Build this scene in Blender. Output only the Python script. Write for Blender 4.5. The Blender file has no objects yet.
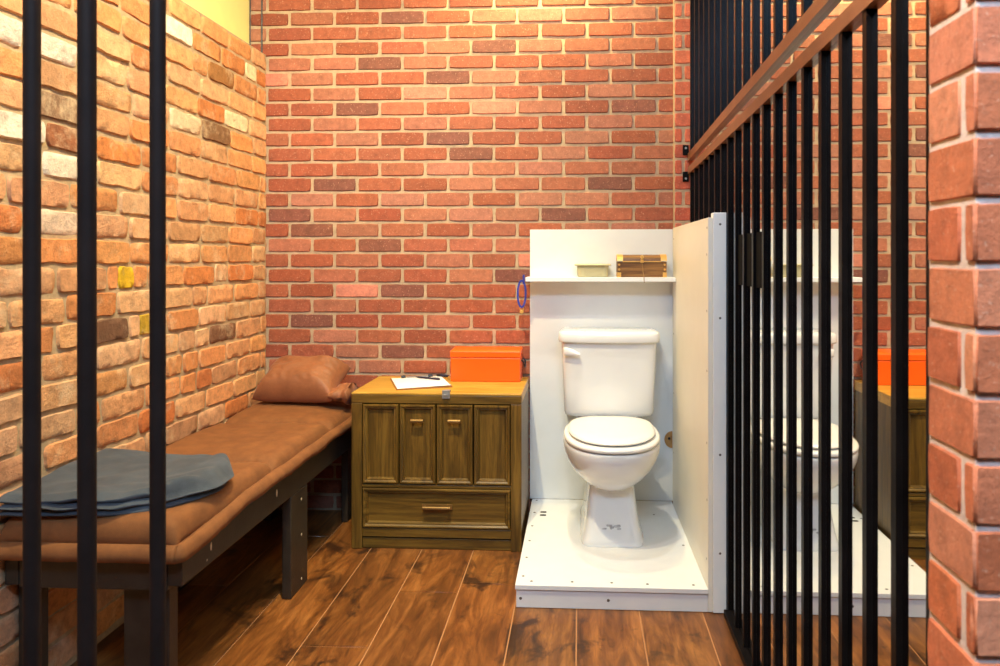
import bpy, bmesh, math, random
from mathutils import Vector, noise, Matrix
C = bpy.context.scene
COL = C.collection
rnd = random.Random(7)
H = 1.117          # camera height
YB = 3.138         # back wall
MX = 0.470         # mirror plane
LX = -1.392        # face of the old brick wall

# ------------------------------------------------------------------ materials
def srgb(r, g, b):
    f = lambda c: (c/255/12.92) if c/255 <= .04045 else ((c/255+.055)/1.055)**2.4
    return (f(r), f(g), f(b), 1)

class NT:
    def __init__(s, name):
        s.m = bpy.data.materials.new(name); s.m.use_nodes = True
        s.t = s.m.node_tree; s.b = s.t.nodes['Principled BSDF']
    def n(s, kind, **kw):
        o = s.t.nodes.new(kind)
        for k, v in kw.items():
            if k in o.inputs and not hasattr(o, k): o.inputs[k].default_value = v
            else: setattr(o, k, v)
        return o
    def l(s, a, b): s.t.links.new(a, b)
    def coords(s, scale=(1,1,1)):
        tc = s.n('ShaderNodeTexCoord'); mp = s.n('ShaderNodeMapping')
        mp.inputs['Scale'].default_value = scale
        s.l(tc.outputs['Object'], mp.inputs['Vector']); return mp.outputs['Vector']
    def noise(s, vec, scale, detail=4, rough=.55, dist=0):
        o = s.n('ShaderNodeTexNoise'); o.inputs['Scale'].default_value = scale
        o.inputs['Detail'].default_value = detail; o.inputs['Roughness'].default_value = rough
        o.inputs['Distortion'].default_value = dist
        s.l(vec, o.inputs['Vector']); return o.outputs['Fac']
    def ramp(s, fac, stops):
        o = s.n('ShaderNodeValToRGB'); e = o.color_ramp.elements
        while len(e) < len(stops): e.new(.5)
        for i, (p, c) in enumerate(stops):
            e[i].position = p; e[i].color = c if not isinstance(c, (int, float)) else (c, c, c, 1)
        s.l(fac, o.inputs['Fac']); return o.outputs['Color']
    def mix(s, fac, a, b, mode='MIX'):
        o = s.n('ShaderNodeMix', data_type='RGBA', blend_type=mode)
        for sock, v in ((o.inputs[0], fac), (o.inputs[6], a), (o.inputs[7], b)):
            if hasattr(v, 'is_output'): s.l(v, sock)
            else: sock.default_value = v
        return o.outputs[2]
    def bump(s, h, strength=.3, dist=.01):
        o = s.n('ShaderNodeBump'); o.inputs['Strength'].default_value = strength
        o.inputs['Distance'].default_value = dist
        s.l(h, o.inputs['Height']); s.l(o.outputs['Normal'], s.b.inputs['Normal'])
    def base(s, c):
        if hasattr(c, 'is_output'): s.l(c, s.b.inputs['Base Color'])
        else: s.b.inputs['Base Color'].default_value = c
    def rough(s, r): s.b.inputs['Roughness'].default_value = r
    def metal(s, r): s.b.inputs['Metallic'].default_value = r
    def attr(s, name):
        o = s.n('ShaderNodeAttribute'); o.attribute_name = name; return o.outputs['Color']

def plain(name, c, rough=.5, metal=0, var=.08, scale=12, bump=0, coat=0, spec=.5):
    m = NT(name); v = m.coords()
    nz = m.noise(v, scale, 4)
    d = tuple(max(0, x*(1-var)) for x in c[:3])+(1,); u = tuple(min(1, x*(1+var)) for x in c[:3])+(1,)
    m.base(m.ramp(nz, [(.3, d), (.7, u)])); m.rough(rough); m.metal(metal)
    m.b.inputs['Coat Weight'].default_value = coat
    m.b.inputs['Specular IOR Level'].default_value = spec
    if bump: m.bump(m.noise(v, scale*12, 3), bump, .004)
    return m.m

def brick_mat(name, old=False):
    m = NT(name); v = m.coords(); col = m.attr('tint')
    n1 = m.noise(v, 22, 5, .65)
    c = m.mix(1, col, m.ramp(n1, [(.25, .72), (.5, .98), (.8, 1.18)]), 'MULTIPLY')
    n2 = m.noise(v, 140, 3, .6)
    c = m.mix(m.ramp(n2, [(.60, 0), (.74, .45)]), c, m.mix(.5, c, srgb(80, 45, 35)))
    if old:
        n3 = m.noise(v, 9, 9, .74, .2)
        c = m.mix(m.ramp(n3, [(.53, 0), (.70, .6)]), c, srgb(224, 200, 164))
        n4 = m.noise(v, 26, 7, .75, .1)
        c = m.mix(m.ramp(n4, [(.60, 0), (.72, .6)]), c, srgb(132, 84, 46))
        n5 = m.noise(v, 38, 6, .75)
        c = m.mix(1, c, m.ramp(n5, [(.3, .70), (.5, 1.0), (.75, 1.2)]), 'MULTIPLY')
        m.bump(m.mix(.5, n5, m.noise(v, 120, 5, .7)), .9, .008)
    else:
        n3 = m.noise(v, 170, 3, .6)
        c = m.mix(m.ramp(n3, [(.62, 0), (.70, .55)]), c, srgb(222, 172, 140))
        n5 = m.noise(v, 60, 6, .75)
        c = m.mix(1, c, m.ramp(n5, [(.3, .76), (.5, 1.0), (.72, 1.16)]), 'MULTIPLY')
        m.bump(m.noise(v, 90, 6, .75), .7, .004)
    m.base(c); m.rough(.88 if old else .72); return m.m

def mortar_mat(name, c, var=.12):
    m = NT(name); v = m.coords(); nz = m.noise(v, 30, 6, .7)
    m.base(m.ramp(nz, [(.3, tuple(x*(1-var*2) for x in c[:3])+(1,)), (.7, tuple(min(1, x*(1+var)) for x in c[:3])+(1,))]))
    m.rough(.95); m.bump(m.noise(v, 110, 5, .7), .5, .004); return m.m

def wood_mat(name, dark, mid, light, axis='z', rough=.4, scale=1.0, spec=.5):
    m = NT(name)
    st = {'z': (26, 26, 1.6), 'x': (1.6, 26, 26), 'y': (26, 1.6, 26)}[axis]
    v = m.coords(tuple(a*scale for a in st))
    n1 = m.noise(v, 1.6, 6, .62, .9)
    v2 = m.coords(tuple(a*scale*6 for a in st)); n2 = m.noise(v2, 1.4, 3, .6)
    c = m.ramp(n1, [(.30, dark), (.50, mid), (.72, light)])
    c = m.mix(m.ramp(n2, [(.5, 0), (.7, .5)]), c, dark)
    m.base(c); m.rough(rough); m.bump(n2, .12, .002)
    m.b.inputs['Specular IOR Level'].default_value = spec
    return m.m

def floor_mat():
    m = NT('laminate_planks'); col = m.attr('tint')
    v = m.coords((9, 1.6, 9)); n1 = m.noise(v, 1.7, 7, .65, 1.4)
    v2 = m.coords((70, 5, 70)); n2 = m.noise(v2, 1.3, 4, .6, .5)
    v3 = m.coords((3.2, 2.0, 3)); n3 = m.noise(v3, 2.3, 4, .62, .7)
    c = m.ramp(n1, [(.30, srgb(68, 39, 16)), (.5, srgb(122, 74, 32)), (.70, srgb(162, 106, 52))])
    c = m.mix(m.ramp(n2, [(.48, 0), (.72, .55)]), c, srgb(84, 44, 20))
    c = m.mix(m.ramp(n3, [(.54, 0), (.64, .85)]), c, srgb(44, 26, 15))
    c = m.mix(1, c, col, 'MULTIPLY')
    m.base(c); m.rough(.36); m.bump(n2, .10, .002); return m.m

M = {}
M['brick_new'] = brick_mat('red_brick')
M['brick_old'] = brick_mat('old_brick', True)
M['mortar_new'] = mortar_mat('pale_mortar', srgb(194, 168, 136))
M['mortar_old'] = mortar_mat('grey_tan_mortar', srgb(184, 158, 124), .16)
M['mortar_pillar'] = mortar_mat('light_mortar', srgb(228, 205, 190))
M['floor'] = floor_mat()
M['seam_glint'] = plain('plank_seam_glint', srgb(176, 124, 80), .6)  # tan tone paints in the highlight along the plank bevels
M['yellow'] = plain('yellow_paint', srgb(240, 228, 150), .8, var=.03, bump=.1)
M['ceiling'] = plain('ceiling_paint', srgb(225, 205, 165), .9)
M['black'] = plain('black_metal_paint', srgb(18, 15, 15), .34, var=.25, scale=20, bump=.03, spec=.07)
M['railmetal'] = plain('brown_rail_metal', srgb(128, 84, 60), .28, var=.15, scale=18, bump=.03)  # brown base for the rails, unlike the black bars
M['barblack'] = plain('worn_black_bar_paint', srgb(44, 33, 29), .6, var=.2, scale=14, spec=.12)
M['matte'] = plain('matte_black_card', srgb(14, 13, 13), .9, spec=.1)
M['silver'] = plain('bright_metal', srgb(160, 158, 156), .4, .5)
M['bedwood'] = plain('black_brown_painted_wood', srgb(50, 42, 34), .42, var=.3, scale=16, bump=.15)
M['chip'] = plain('chipped_bare_wood', srgb(190, 170, 140), .7)
M['white'] = plain('white_paint', srgb(226, 227, 226), .5, var=.02, bump=.03)
M['cream'] = plain('cream_paint', srgb(226, 221, 208), .45, var=.03, scale=5)
M['ceramic'] = plain('white_ceramic', srgb(226, 227, 228), .12, var=.01, coat=.4)
M['seatplastic'] = plain('white_seat_plastic', srgb(234, 232, 228), .2, var=.01)
M['screw'] = plain('dark_screw', srgb(105, 98, 92), .5, .6)
M['plug'] = plain('bare_wood_plug', srgb(176, 130, 76), .7, var=.2, scale=60)
M['hole'] = plain('dark_slot', srgb(28, 26, 26), .9)
M['scuff'] = plain('grey_scuff', srgb(172, 172, 176), .8, var=.3, scale=90)
M['cab'] = wood_mat('olive_brown_wood', srgb(62, 42, 12), srgb(104, 76, 26), srgb(136, 102, 40), 'z')
M['cabx'] = wood_mat('olive_brown_rail_wood', srgb(66, 46, 14), srgb(108, 80, 28), srgb(138, 104, 40), 'x')
M['cabtop_lit'] = wood_mat('lit_top_wood', srgb(160, 116, 36), srgb(196, 148, 56), srgb(216, 170, 80), 'x', .35)  # same wood as the front, paler to paint in the light from above
M['brass'] = plain('aged_brass', srgb(150, 116, 66), .35, .6)
M['orange'] = plain('orange_steel_paint', srgb(250, 96, 10), .38, var=.03, bump=.02)
M['paper'] = plain('white_paper', srgb(238, 238, 238), .8, var=.02)
M['board'] = plain('brown_hardboard', srgb(150, 96, 44), .6)
M['ink'] = plain('blue_black_plastic', srgb(36, 36, 58), .3)
M['blk'] = plain('black_plastic', srgb(20, 19, 20), .4)
M['tub'] = plain('cream_plastic', srgb(192, 182, 142), .4, var=.03)
M['chest'] = wood_mat('dark_chest_wood', srgb(76, 46, 18), srgb(124, 84, 40), srgb(160, 116, 62), 'x', .45)
M['gold'] = plain('gold_metal', srgb(226, 176, 96), .35, .4)
M['cord'] = plain('tan_cord', srgb(150, 112, 66), .8)
M['blue'] = plain('blue_ribbon', srgb(38, 48, 140), .6)
def fabric(name, a, b, scale=18, fine=420, rough=.85, sheen=.2):
    m = NT(name); v = m.coords(); n1 = m.noise(v, scale, 5, .65); n2 = m.noise(v, fine, 2, .5)
    c = m.ramp(n1, [(.3, a), (.7, b)])
    c = m.mix(m.ramp(n2, [(.5, 0), (.7, .25)]), c, a)
    m.base(c); m.rough(rough); m.bump(n2, .25, .002); m.b.inputs['Sheen Weight'].default_value = sheen; return m.m
M['mattress'] = fabric('rust_brown_canvas', srgb(114, 68, 31), srgb(138, 86, 43), sheen=.0)
M['pillow'] = fabric('brown_suede', srgb(128, 76, 44), srgb(162, 102, 64), 9, 160, .6, .08)
M['blanket'] = fabric('slate_grey_wool', srgb(50, 56, 64), srgb(74, 81, 90), 12, 300, .95, .1)
mm = NT('mirror_glass'); mm.base((.74, .73, .71, 1)); mm.metal(1); mm.rough(.015); M['mirror'] = mm.m

# ------------------------------------------------------------------ builders
def tag(o, label=None, cat=None, group=None, kind=None):
    if label: o['label'] = label
    if cat: o['category'] = cat
    if group: o['group'] = group
    if kind: o['kind'] = kind
    return o
def thing(name, label, cat, loc=(0,0,0), group=None, rz=0):
    o = bpy.data.objects.new(name, None); COL.objects.link(o); o.location = loc; o.rotation_euler = (0,0,rz)
    o.empty_display_size = .05
    return tag(o, label, cat, group)
def obj(name, bm, mats, parent=None, smooth=False, loc=None, bevel=0, angle=40):
    me = bpy.data.meshes.new(name); bmesh.ops.recalc_face_normals(bm, faces=bm.faces[:])
    bm.to_mesh(me); bm.free()
    for m in (mats if isinstance(mats, (list, tuple)) else [mats]): me.materials.append(m)
    if smooth:
        for p in me.polygons: p.use_smooth = True
        if smooth != 'all': me.set_sharp_from_angle(angle=math.radians(angle))
    o = bpy.data.objects.new(name, me); COL.objects.link(o)
    if parent:
        o.parent = parent
    if loc: o.location = loc
    if bevel:
        md = o.modifiers.new('bevel', 'BEVEL'); md.width = bevel; md.segments = 2; md.limit_method = 'ANGLE'
    return o
def box(bm, x0, x1, y0, y1, z0, z1, mat=0):
    v = [bm.verts.new(p) for p in ((x0,y0,z0),(x1,y0,z0),(x1,y1,z0),(x0,y1,z0),(x0,y0,z1),(x1,y0,z1),(x1,y1,z1),(x0,y1,z1))]
    for f in ((3,2,1,0),(4,5,6,7),(0,1,5,4),(1,2,6,5),(2,3,7,6),(3,0,4,7)):
        bm.faces.new([v[i] for i in f]).material_index = mat
    return v
def bx(*a): bm = bmesh.new(); box(bm, *a); return bm
def tube(bm, pts, r, n=10, cap=True, mat=0):
    pts = [Vector(p) for p in pts]; rings = []
    up = Vector((0,0,1))
    for i, p in enumerate(pts):
        t = (pts[min(i+1, len(pts)-1)]-pts[max(i-1, 0)]).normalized()
        a = t.cross(up)
        if a.length < .05: a = t.cross(Vector((1,0,0)))
        a.normalize(); b = a.cross(t).normalized()
        rr = r[i] if isinstance(r, (list, tuple)) else r
        rings.append([bm.verts.new(p+a*rr*math.cos(2*math.pi*k/n)+b*rr*math.sin(2*math.pi*k/n)) for k in range(n)])
    for i in range(len(rings)-1):
        for k in range(n):
            bm.faces.new((rings[i][k], rings[i][(k+1)%n], rings[i+1][(k+1)%n], rings[i+1][k])).material_index = mat
    if cap:
        for q in (rings[0][::-1], rings[-1]): bm.faces.new(q).material_index = mat
def loft(bm, rings, cap0=True, cap1=True, mat=0):
    vr = [[bm.verts.new(p) for p in r] for r in rings]; n = len(vr[0])
    for i in range(len(vr)-1):
        for k in range(n):
            bm.faces.new((vr[i][k], vr[i][(k+1)%n], vr[i+1][(k+1)%n], vr[i+1][k])).material_index = mat
    if cap0: bm.faces.new(vr[0][::-1]).material_index = mat
    if cap1: bm.faces.new(vr[-1]).material_index = mat
def disc(bm, c, nrm, r, h, n=10):
    c = Vector(c); nrm = Vector(nrm).normalized(); tube(bm, [c, c+nrm*h], [r, r*.85], n)

# a wall face made of separate raised units over a mortar sheet; f maps (u, v, w) to the world
def unit_wall(name, units, f, mats, extent, depth, nx=3, ny=2, edge=.004, jig=0., rough=0., seed=1, parent=None, base_w=0., holes=()):
    bm = bmesh.new(); lay = bm.verts.layers.float_color.new('tint')
    R = random.Random(seed)
    for (u0, u1, v0, v1, col) in units:
        us = [0, edge] + [edge+(u1-u0-2*edge)*i/nx for i in range(1, nx)] + [u1-u0-edge, u1-u0]
        vs = [0, edge] + [edge+(v1-v0-2*edge)*i/ny for i in range(1, ny)] + [v1-v0-edge, v1-v0]
        if u1-u0 < edge*3 or v1-v0 < edge*3: continue
        dz = R.uniform(-1, 1)*rough*.8
        tx, ty = R.uniform(-1, 1)*rough*6, R.uniform(-1, 1)*rough*6
        g = []
        sd = R.uniform(0, 100)
        for j, b in enumerate(vs):
            row = []
            for i, a in enumerate(us):
                bi = i in (0, len(us)-1); bj = j in (0, len(vs)-1)
                w = depth+dz
                ju = jv = 0
                if rough:
                    w += noise.noise(Vector((u0+a, v0+b, sd))*28)*rough + noise.noise(Vector((u0+a, v0+b, sd))*9)*rough*.8
                    w += (a/(u1-u0)-.5)*tx*.1+(b/(v1-v0)-.5)*ty*.1
                if jig:
                    ju = noise.noise(Vector((u0+a, v0+b, sd+7))*22)*jig; jv = noise.noise(Vector((u0+a, v0+b, sd+17))*22)*jig
                    corner = (i <= 1 or i >= len(us)-2) and (j <= 1 or j >= len(vs)-2)
                    if corner:
                        ju += (jig*.9 if i <= 1 else -jig*.9); jv += (jig*.5 if j <= 1 else -jig*.5)
                if bi or bj: w = base_w-.002
                vt = bm.verts.new(f(u0+a+ju, v0+b+jv, w)); vt[lay] = col
                row.append(vt)
            g.append(row)
        for j in range(len(vs)-1):
            for i in range(len(us)-1):
                bm.faces.new((g[j][i], g[j][i+1], g[j+1][i+1], g[j+1][i]))
    (U0, U1, V0, V1) = extent; th = .05
    q = [bm.verts.new(f(*p)) for p in ((U0,V0,base_w),(U1,V0,base_w),(U1,V1,base_w),(U0,V1,base_w),(U0,V0,base_w-th),(U1,V0,base_w-th),(U1,V1,base_w-th),(U0,V1,base_w-th))]
    for t in q: t[lay] = (1,1,1,1)
    for fc in ((0,1,2,3),(7,6,5,4),(4,5,1,0),(5,6,2,1),(6,7,3,2),(7,4,0,3)):
        bm.faces.new([q[i] for i in fc]).material_index = 1
    return tag(obj(name, bm, mats, parent, 'auto', angle=60 if rough else 50), kind='structure')

# ------------------------------------------------------------------ the setting
# camera maths (used only to look up which brick a photographed colour belongs to)
F, CX, HY, TH = 720, 542.3, 258.6, .0523
def on_back(px, py):
    a = (px-CX)/F; zc = YB/(a*math.sin(TH)+math.cos(TH)); return a*zc*math.cos(TH)-zc*math.sin(TH), H-(py-HY)*zc/F
def on_left(px, py, X=LX):
    a = (px-CX)/F; zc = X/(a*math.cos(TH)-math.sin(TH)); return a*zc*math.sin(TH)+zc*math.cos(TH), H-(py-HY)*zc/F

def vary(c, R, a=.10):
    k = 1+R.uniform(-a, a); g = 1+R.uniform(-a, a)*.5
    return (min(1, c[0]*k), min(1, c[1]*k*g), min(1, c[2]*k*g*(1+R.uniform(-.08, .08))), 1)

def back_bricks():
    R = random.Random(3); units = []
    m = .2032/3.03; L = .2032; z0 = 2.2158; j = .0095
    pal = [srgb(164, 90, 62), srgb(168, 97, 70), srgb(158, 83, 55), srgb(172, 106, 80), srgb(162, 87, 59), srgb(152, 78, 54), srgb(174, 110, 86)]
    dark = srgb(132, 78, 62)
    dk = [on_back(*p) for p in ((400,15),(492,44),(377,62),(445,76),(355,107),(632,104),(447,138),(470,152),(334,184),(608,182),(291,215),(563,213),(379,244),(403,290),(510,275),(312,321),(403,351),(312,230))]
    pinkish = [on_back(*p) for p in ((425,92),(500,104),(280,78),(470,321),(350,290),(560,258))]
    for r in range(-12, 34):
        v1 = z0-r*m-j/2; v0 = v1-m+j
        if v1 < .05: continue
        off = 0 if r % 2 == 0 else L/2
        for i in range(-2, 12):
            u0 = -1.2912+L*i+off+j/2; u1 = u0+L-j
            u0 = max(u0, -1.47); u1 = min(u1, .52)
            if u1-u0 < .02: continue
            c = vary(R.choice(pal), R, .12)
            if any(u0 < p[0] < u1 and v0 < p[1] < v1 for p in dk): c = vary(dark, R, .1)
            elif any(u0 < p[0] < u1 and v0 < p[1] < v1 for p in pinkish): c = vary(srgb(206, 128, 104), R, .05)
            d = .0012
            units.append((u0+R.uniform(-d, d), u1+R.uniform(-d, d), v0+R.uniform(-d, d)*.7, v1+R.uniform(-d, d)*.7, c))
    return units
unit_wall('wall_back', back_bricks(), lambda u, v, w: (u, YB-w+.007, v), [M['brick_new'], M['mortar_new']], (-1.52, .56, 0, 2.85), .007, 5, 2, .0035, .0022, .0010, 5)

# narrow brick return standing a little proud of the back wall, next to the bars
def strip_units():
    R = random.Random(9); out = []; m = .2032/3.03; j = .0095
    for r in range(-12, 34):
        v1 = 2.2158-.003-r*m-j/2; v0 = v1-m+j
        if v0 < .02: continue
        c = [srgb(192, 96, 70), srgb(184, 84, 60), srgb(198, 108, 82)]
        if r % 2: out.append((.404, .474, v0, v1, vary(R.choice(c), R)))
        else:
            out.append((.404, .436, v0, v1, vary(R.choice(c), R))); out.append((.446, .474, v0, v1, vary(R.choice(c), R)))
    return out
unit_wall('trim_1', strip_units(), lambda u, v, w: (u, 3.098-w+.005, v), [M['brick_new'], M['mortar_new']], (.402, .476, 0, 2.85), .006, 3, 2, .003, .0015, .001, 6)

def left_bricks():
    R = random.Random(21); units = []; m = .0772; top = 2.024; j = .0085
    pal = [srgb(216, 150, 96), srgb(218, 158, 108), srgb(210, 138, 82), srgb(220, 168, 124), srgb(204, 124, 68), srgb(216, 160, 114), srgb(212, 144, 90), srgb(200, 146, 104)]
    over = [((185, 36), srgb(245, 236, 215)), ((127, 269), srgb(222, 176, 40)), ((147, 335), srgb(190, 150, 40)), ((10, 28), srgb(225, 205, 190)), ((70, 48), srgb(225, 205, 190)),
            ((213, 130), srgb(130, 92, 60)), ((55, 95), srgb(140, 105, 80)), ((125, 317), srgb(120, 84, 60)), ((60, 130), srgb(150, 92, 60)), ((229, 340), srgb(130, 88, 62)),
            ((210, 345), srgb(214, 190, 130)), ((50, 155), srgb(226, 206, 186)), ((20, 125), srgb(232, 214, 195)), ((60, 235), srgb(224, 196, 172)), ((215, 365), srgb(150, 105, 66)),
            ((190, 118), srgb(226, 196, 160)), ((248, 125), srgb(230, 206, 168)), ((247, 70), srgb(236, 210, 170)), ((225, 75), srgb(160, 110, 60))]
    over = [(on_left(*p), c) for p, c in over if p not in ((127, 269), (147, 335), (210, 345))]
    blobs = [(on_left(127, 269), srgb(224, 180, 30)), (on_left(147, 335), srgb(200, 160, 40)), (on_left(210, 345), srgb(216, 194, 120))]
    r = 0
    while top-r*m > .02:
        v1 = top-r*m-j/2; v0 = max(v1-m+j, .004); y = YB-.004-(R.uniform(.02, .21))
        first = True; hi = YB-.004
        while hi > -.1:
            ln = R.choice([.205, .212, .2, .216, .208, .105, .205, .21])
            lo = hi-(R.uniform(.05, .19) if first else ln); first = False
            a, b = lo+j/2, hi-j/2
            if b-a > .03:
                c = vary(R.choice(pal), R, .13)
                for p, oc in over:
                    if a < p[0] < b and v0 < p[1] < v1: c = oc
                sag = R.uniform(-.002, .002)
                va, vb = v0+sag+R.uniform(-.0015, .0015), v1+sag+R.uniform(-.003, .001)
                blob = [(p, oc) for p, oc in blobs if a < p[0] < b and v0 < p[1] < v1]
                if blob:
                    p, oc = blob[0]; l_, h_ = max(a, p[0]-.036), min(b, p[0]+.036)
                    for q0, q1, qc in ((a, l_, c), (l_, h_, oc), (h_, b, c)):
                        if q1-q0 > .014: units.append((q0, q1, va, vb, qc))
                else: units.append((a, b, va, vb, c))
            hi = lo
        r += 1
    return units
unit_wall('wall_left', left_bricks(), lambda u, v, w: (LX-.006+w, u, v), [M['brick_old'], M['mortar_old']], (-.2, YB, 0, 2.024), .006, 10, 4, .0036, .0042, .0032, 8)
tag(obj('wall_left_upper', bx(-1.56, -1.469, -.2, YB, 2.024, 2.85), M['yellow']), kind='structure')
tag(obj('trim_2', bx(-1.469, LX-.012, -.2, YB, 1.96, 2.018), M['mortar_old']), kind='structure')

# floor planks
def planks():
    R = random.Random(4); out = []; W = .1985
    joints = {(-4): 2.04, (-3): 2.39}
    for k in range(-8, 9):
        x0 = -.011+k*W; y = -.4 + R.uniform(-.9, 0)
        L = 1.2
        ys = []
        if k in joints: y = joints[k]-2*L
        while y < YB:
            t = 1+R.uniform(-.16, .14)
            out.append((x0+.001, x0+W-.001, max(y, -.5)+.001, min(y+L, YB)-.001, (t, t*R.uniform(.94, 1.03), t*R.uniform(.9, 1.05), 1)))
            y += L
    return [p for p in out if p[3]-p[2] > .02]
unit_wall('floor', planks(), lambda u, v, w: (u, v, w-.002), [M['floor'], M['seam_glint']], (-1.6, 1.75, -.5, YB+.02), .002, 2, 4, .0016, 0, 0, 3)
tag(obj('ceiling', bx(-1.56, 1.4, -.5, 3.2, 2.85, 2.9), M['ceiling']), kind='structure')

# brick return of the front wall, close to the camera on the right
PX0, PY0 = .396, .745
def pillar_units():
    R = random.Random(12); front = []; side = []; m = .0662; j = .0058; z0 = .978
    pal = [srgb(206, 118, 78), srgb(210, 124, 86), srgb(200, 110, 70), srgb(212, 132, 96)]
    for r in range(-14, 28):
        v1 = z0-r*m+m-j/2+.0; v0 = v1-m+j
        if v0 < 0: v0 = .003
        if v1 < .03 or v0 > 2.85: continue
        if r % 2: side += [(0, .098, v0, v1, vary(R.choice(pal), R))]
        else: side += [(0, .020, v0, v1, vary(R.choice(pal), R)), (.030, .098, v0, v1, vary(R.choice(pal), R))]
        u = 0; first = .20 if r % 2 == 0 else .098
        while u < .55:
            w = first if u == 0 else .194
            front.append((u, min(u+w, .55), v0, v1, vary(R.choice(pal), R))); u += w+j
    return front, side
pf, ps = pillar_units()
unit_wall('wall_front', pf, lambda u, v, w: (PX0+u, PY0-w+.006, v), [M['brick_new'], M['mortar_pillar']], (0.004, .56, 0, 2.85), .006, 5, 2, .0022, .0010, .0008, 31)
unit_wall('wall_front_return', ps, lambda u, v, w: (PX0-w+.003, PY0+u, v), [M['brick_new'], M['mortar_pillar']], (.004, .10, 0, 2.85), .003, 4, 2, .0022, .0010, .0008, 32)

# mirror on the right-hand wall behind the bars
mt = obj('mirror', bx(MX, MX+.006, .86, 3.092, 0.002, 2.84), M['mirror'])
tag(mt, 'floor to ceiling mirror sheet fixed behind the black bars on the right', 'mirror')
tag(obj('wall_right', bx(MX+.008, MX+.10, .86, 3.13, 0, 2.85), M['ceiling']), kind='structure')

# thin cable in the back left corner above the old brick
bm = bmesh.new(); tube(bm, [(-1.408, 3.122, 2.03), (-1.409, 3.124, 2.2), (-1.407, 3.122, 2.45), (-1.409, 3.123, 2.84)], .0035, 8)
tag(obj('cable', bm, M['blk'], smooth=True), 'thin black cable running up the corner beside the yellow wall', 'cable')
bm = bmesh.new(); tube(bm, [(-1.463, 3.125, 2.03), (-1.463, 3.125, 2.84)], .003, 8)
tag(obj('corner_bead', bm, M['blk'], smooth=True), 'dark line of beading where yellow wall meets the red brick', 'beading')

# ------------------------------------------------------------------ side grille
g = thing('jail_grille', 'long black steel bar grille in front of the mirror on the right', 'jail bars', (MX, 2, 0))
def gobj(name, bm, mat, parent=g, **k):
    bmesh.ops.translate(bm, verts=bm.verts[:], vec=(-MX, -2, 0)) if parent is g else None
    return obj(name, bm, mat, parent, **k)
YA, YZ = .885, 3.09
bars_y = [1.086+.1085*k for k in range(-1, 19)]
def up_z(y): return 1.533+.0345*(YZ-y)        # underside of the upper rail, which climbs a little towards the camera
def lo_z(y): return 1.505+.0235*(YZ-y)        # top of the lower rail
RH = .030
for y in bars_y:
    if y > 3.07: continue
    gobj('bar', bx(MX-.0092, MX-.0001, y-.0085, y+.0085, .022, lo_z(y)-RH), M['black'])
    gobj('bar', bx(MX-.0092, MX-.0001, y-.0085, y+.0085, up_z(y)+RH, 2.82), M['black'])
for fz, d0, d1 in ((up_z, 0, RH), (lo_z, -RH, 0)):
    bm = bmesh.new()
    loft(bm, [[(x, y, fz(y)+d) for x, d in ((MX-.0125, d0), (MX-.0001, d0), (MX-.0001, d1), (MX-.0125, d1))] for y in (YA, YZ)])
    gobj('rail', bm, M['railmetal'])
bm = bx(MX-.022, MX-.0001, YA, 2.275, .001, .022); box(bm, MX-.0090, MX-.0001, 2.2755, YZ, .001, .022)
gobj('bottom_rail', bm, M['black'], bevel=.0015)
gobj('top_rail', bx(MX-.022, MX-.0005, YA, YZ, 2.82, 2.845), M['black'], bevel=.0015)
for z0, z1 in ((1.556, 1.60), (1.443, 1.487)):
    bm = bx(MX-.034, MX-.008, 3.085, 3.0925, z0, z1)
    tb = gobj('wall_bracket', bm, M['black'], bevel=.003)
    bm = bmesh.new(); disc(bm, (-.021, 1.085, (z0+z1)/2+(.008 if z0 > 1.53 else -.008)), (0,-1,0), .005, .004, 8); obj('screw', bm, M['silver'], tb)
gobj('lock_plate', bx(MX-.0016, MX-.0003, 1.885, 2.16, 1.04, 1.187), M['matte'])

# ------------------------------------------------------------------ front grille, nearest the camera on the left
g2 = thing('front_jail_bars', 'three upright black jail bars close to the camera on the left', 'jail bars', (-.7, 1.06, 0))
for x, y, r in ((-.834, 1.055, .0118), (-.7435, 1.05, .0128), (-.6365, 1.055, .0112)):
    bm = bmesh.new(); tube(bm, [(x+.7, y-1.06, .03), (x+.7, y-1.06, 2.80)], r, 20); obj('bar', bm, M['barblack'], g2, 'auto')
for z0, z1, n in ((.001, .03, 'bottom_rail'), (2.8, 2.84, 'top_rail')):
    obj(n, bx(-.68, .11, -.02, .02, z0, z1), M['black'], g2, bevel=.002)

# ------------------------------------------------------------------ bed
bed = thing('bed_frame', 'low dark painted wooden cot frame along the old brick wall', 'bed', (-1.17, 2.4, 0))
BO = Vector((-1.17, 2.4, 0))
def bobj(name, a, parent=bed, mat='bedwood', bevel=.003):
    bm = bx(*a); bmesh.ops.translate(bm, verts=bm.verts[:], vec=-BO); return obj(name, bm, M[mat], parent, bevel=bevel)
bx0, bx1, by0, by1 = -1.385, -.945, 1.665, 3.115
rail = bobj('side_rail', (bx1-.035, bx1, by0, by1, .336, .425))
bobj('side_rail', (bx0, bx0+.035, by0, by1, .330, .425))
bobj('end_board', (bx0+.036, bx1-.036, by0, by0+.035, .325, .425))
bobj('end_board', (bx0+.036, bx1-.036, by1-.035, by1, .330, .425))
bobj('slat_board', (bx0+.036, bx1-.036, by0+.04, by1-.04, .405, .424))
bobj('leg', (-1.115, -1.0, by0+.04, by0+.08, .001, .404))
bobj('leg', (-1.383, -1.335, by0+.04, by0+.08, .001, .404))
mleg = bobj('leg', (-.975, -.9448, 2.310, 2.455, .001, .3355))
bobj('leg', (-1.38, -1.34, 2.31, 2.44, .001, .404))
bobj('leg', (-1.01, -.982, 3.00, 3.075, .001, .404))
bobj('leg', (-1.38, -1.31, 3.00, 3.075, .001, .404))
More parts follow.
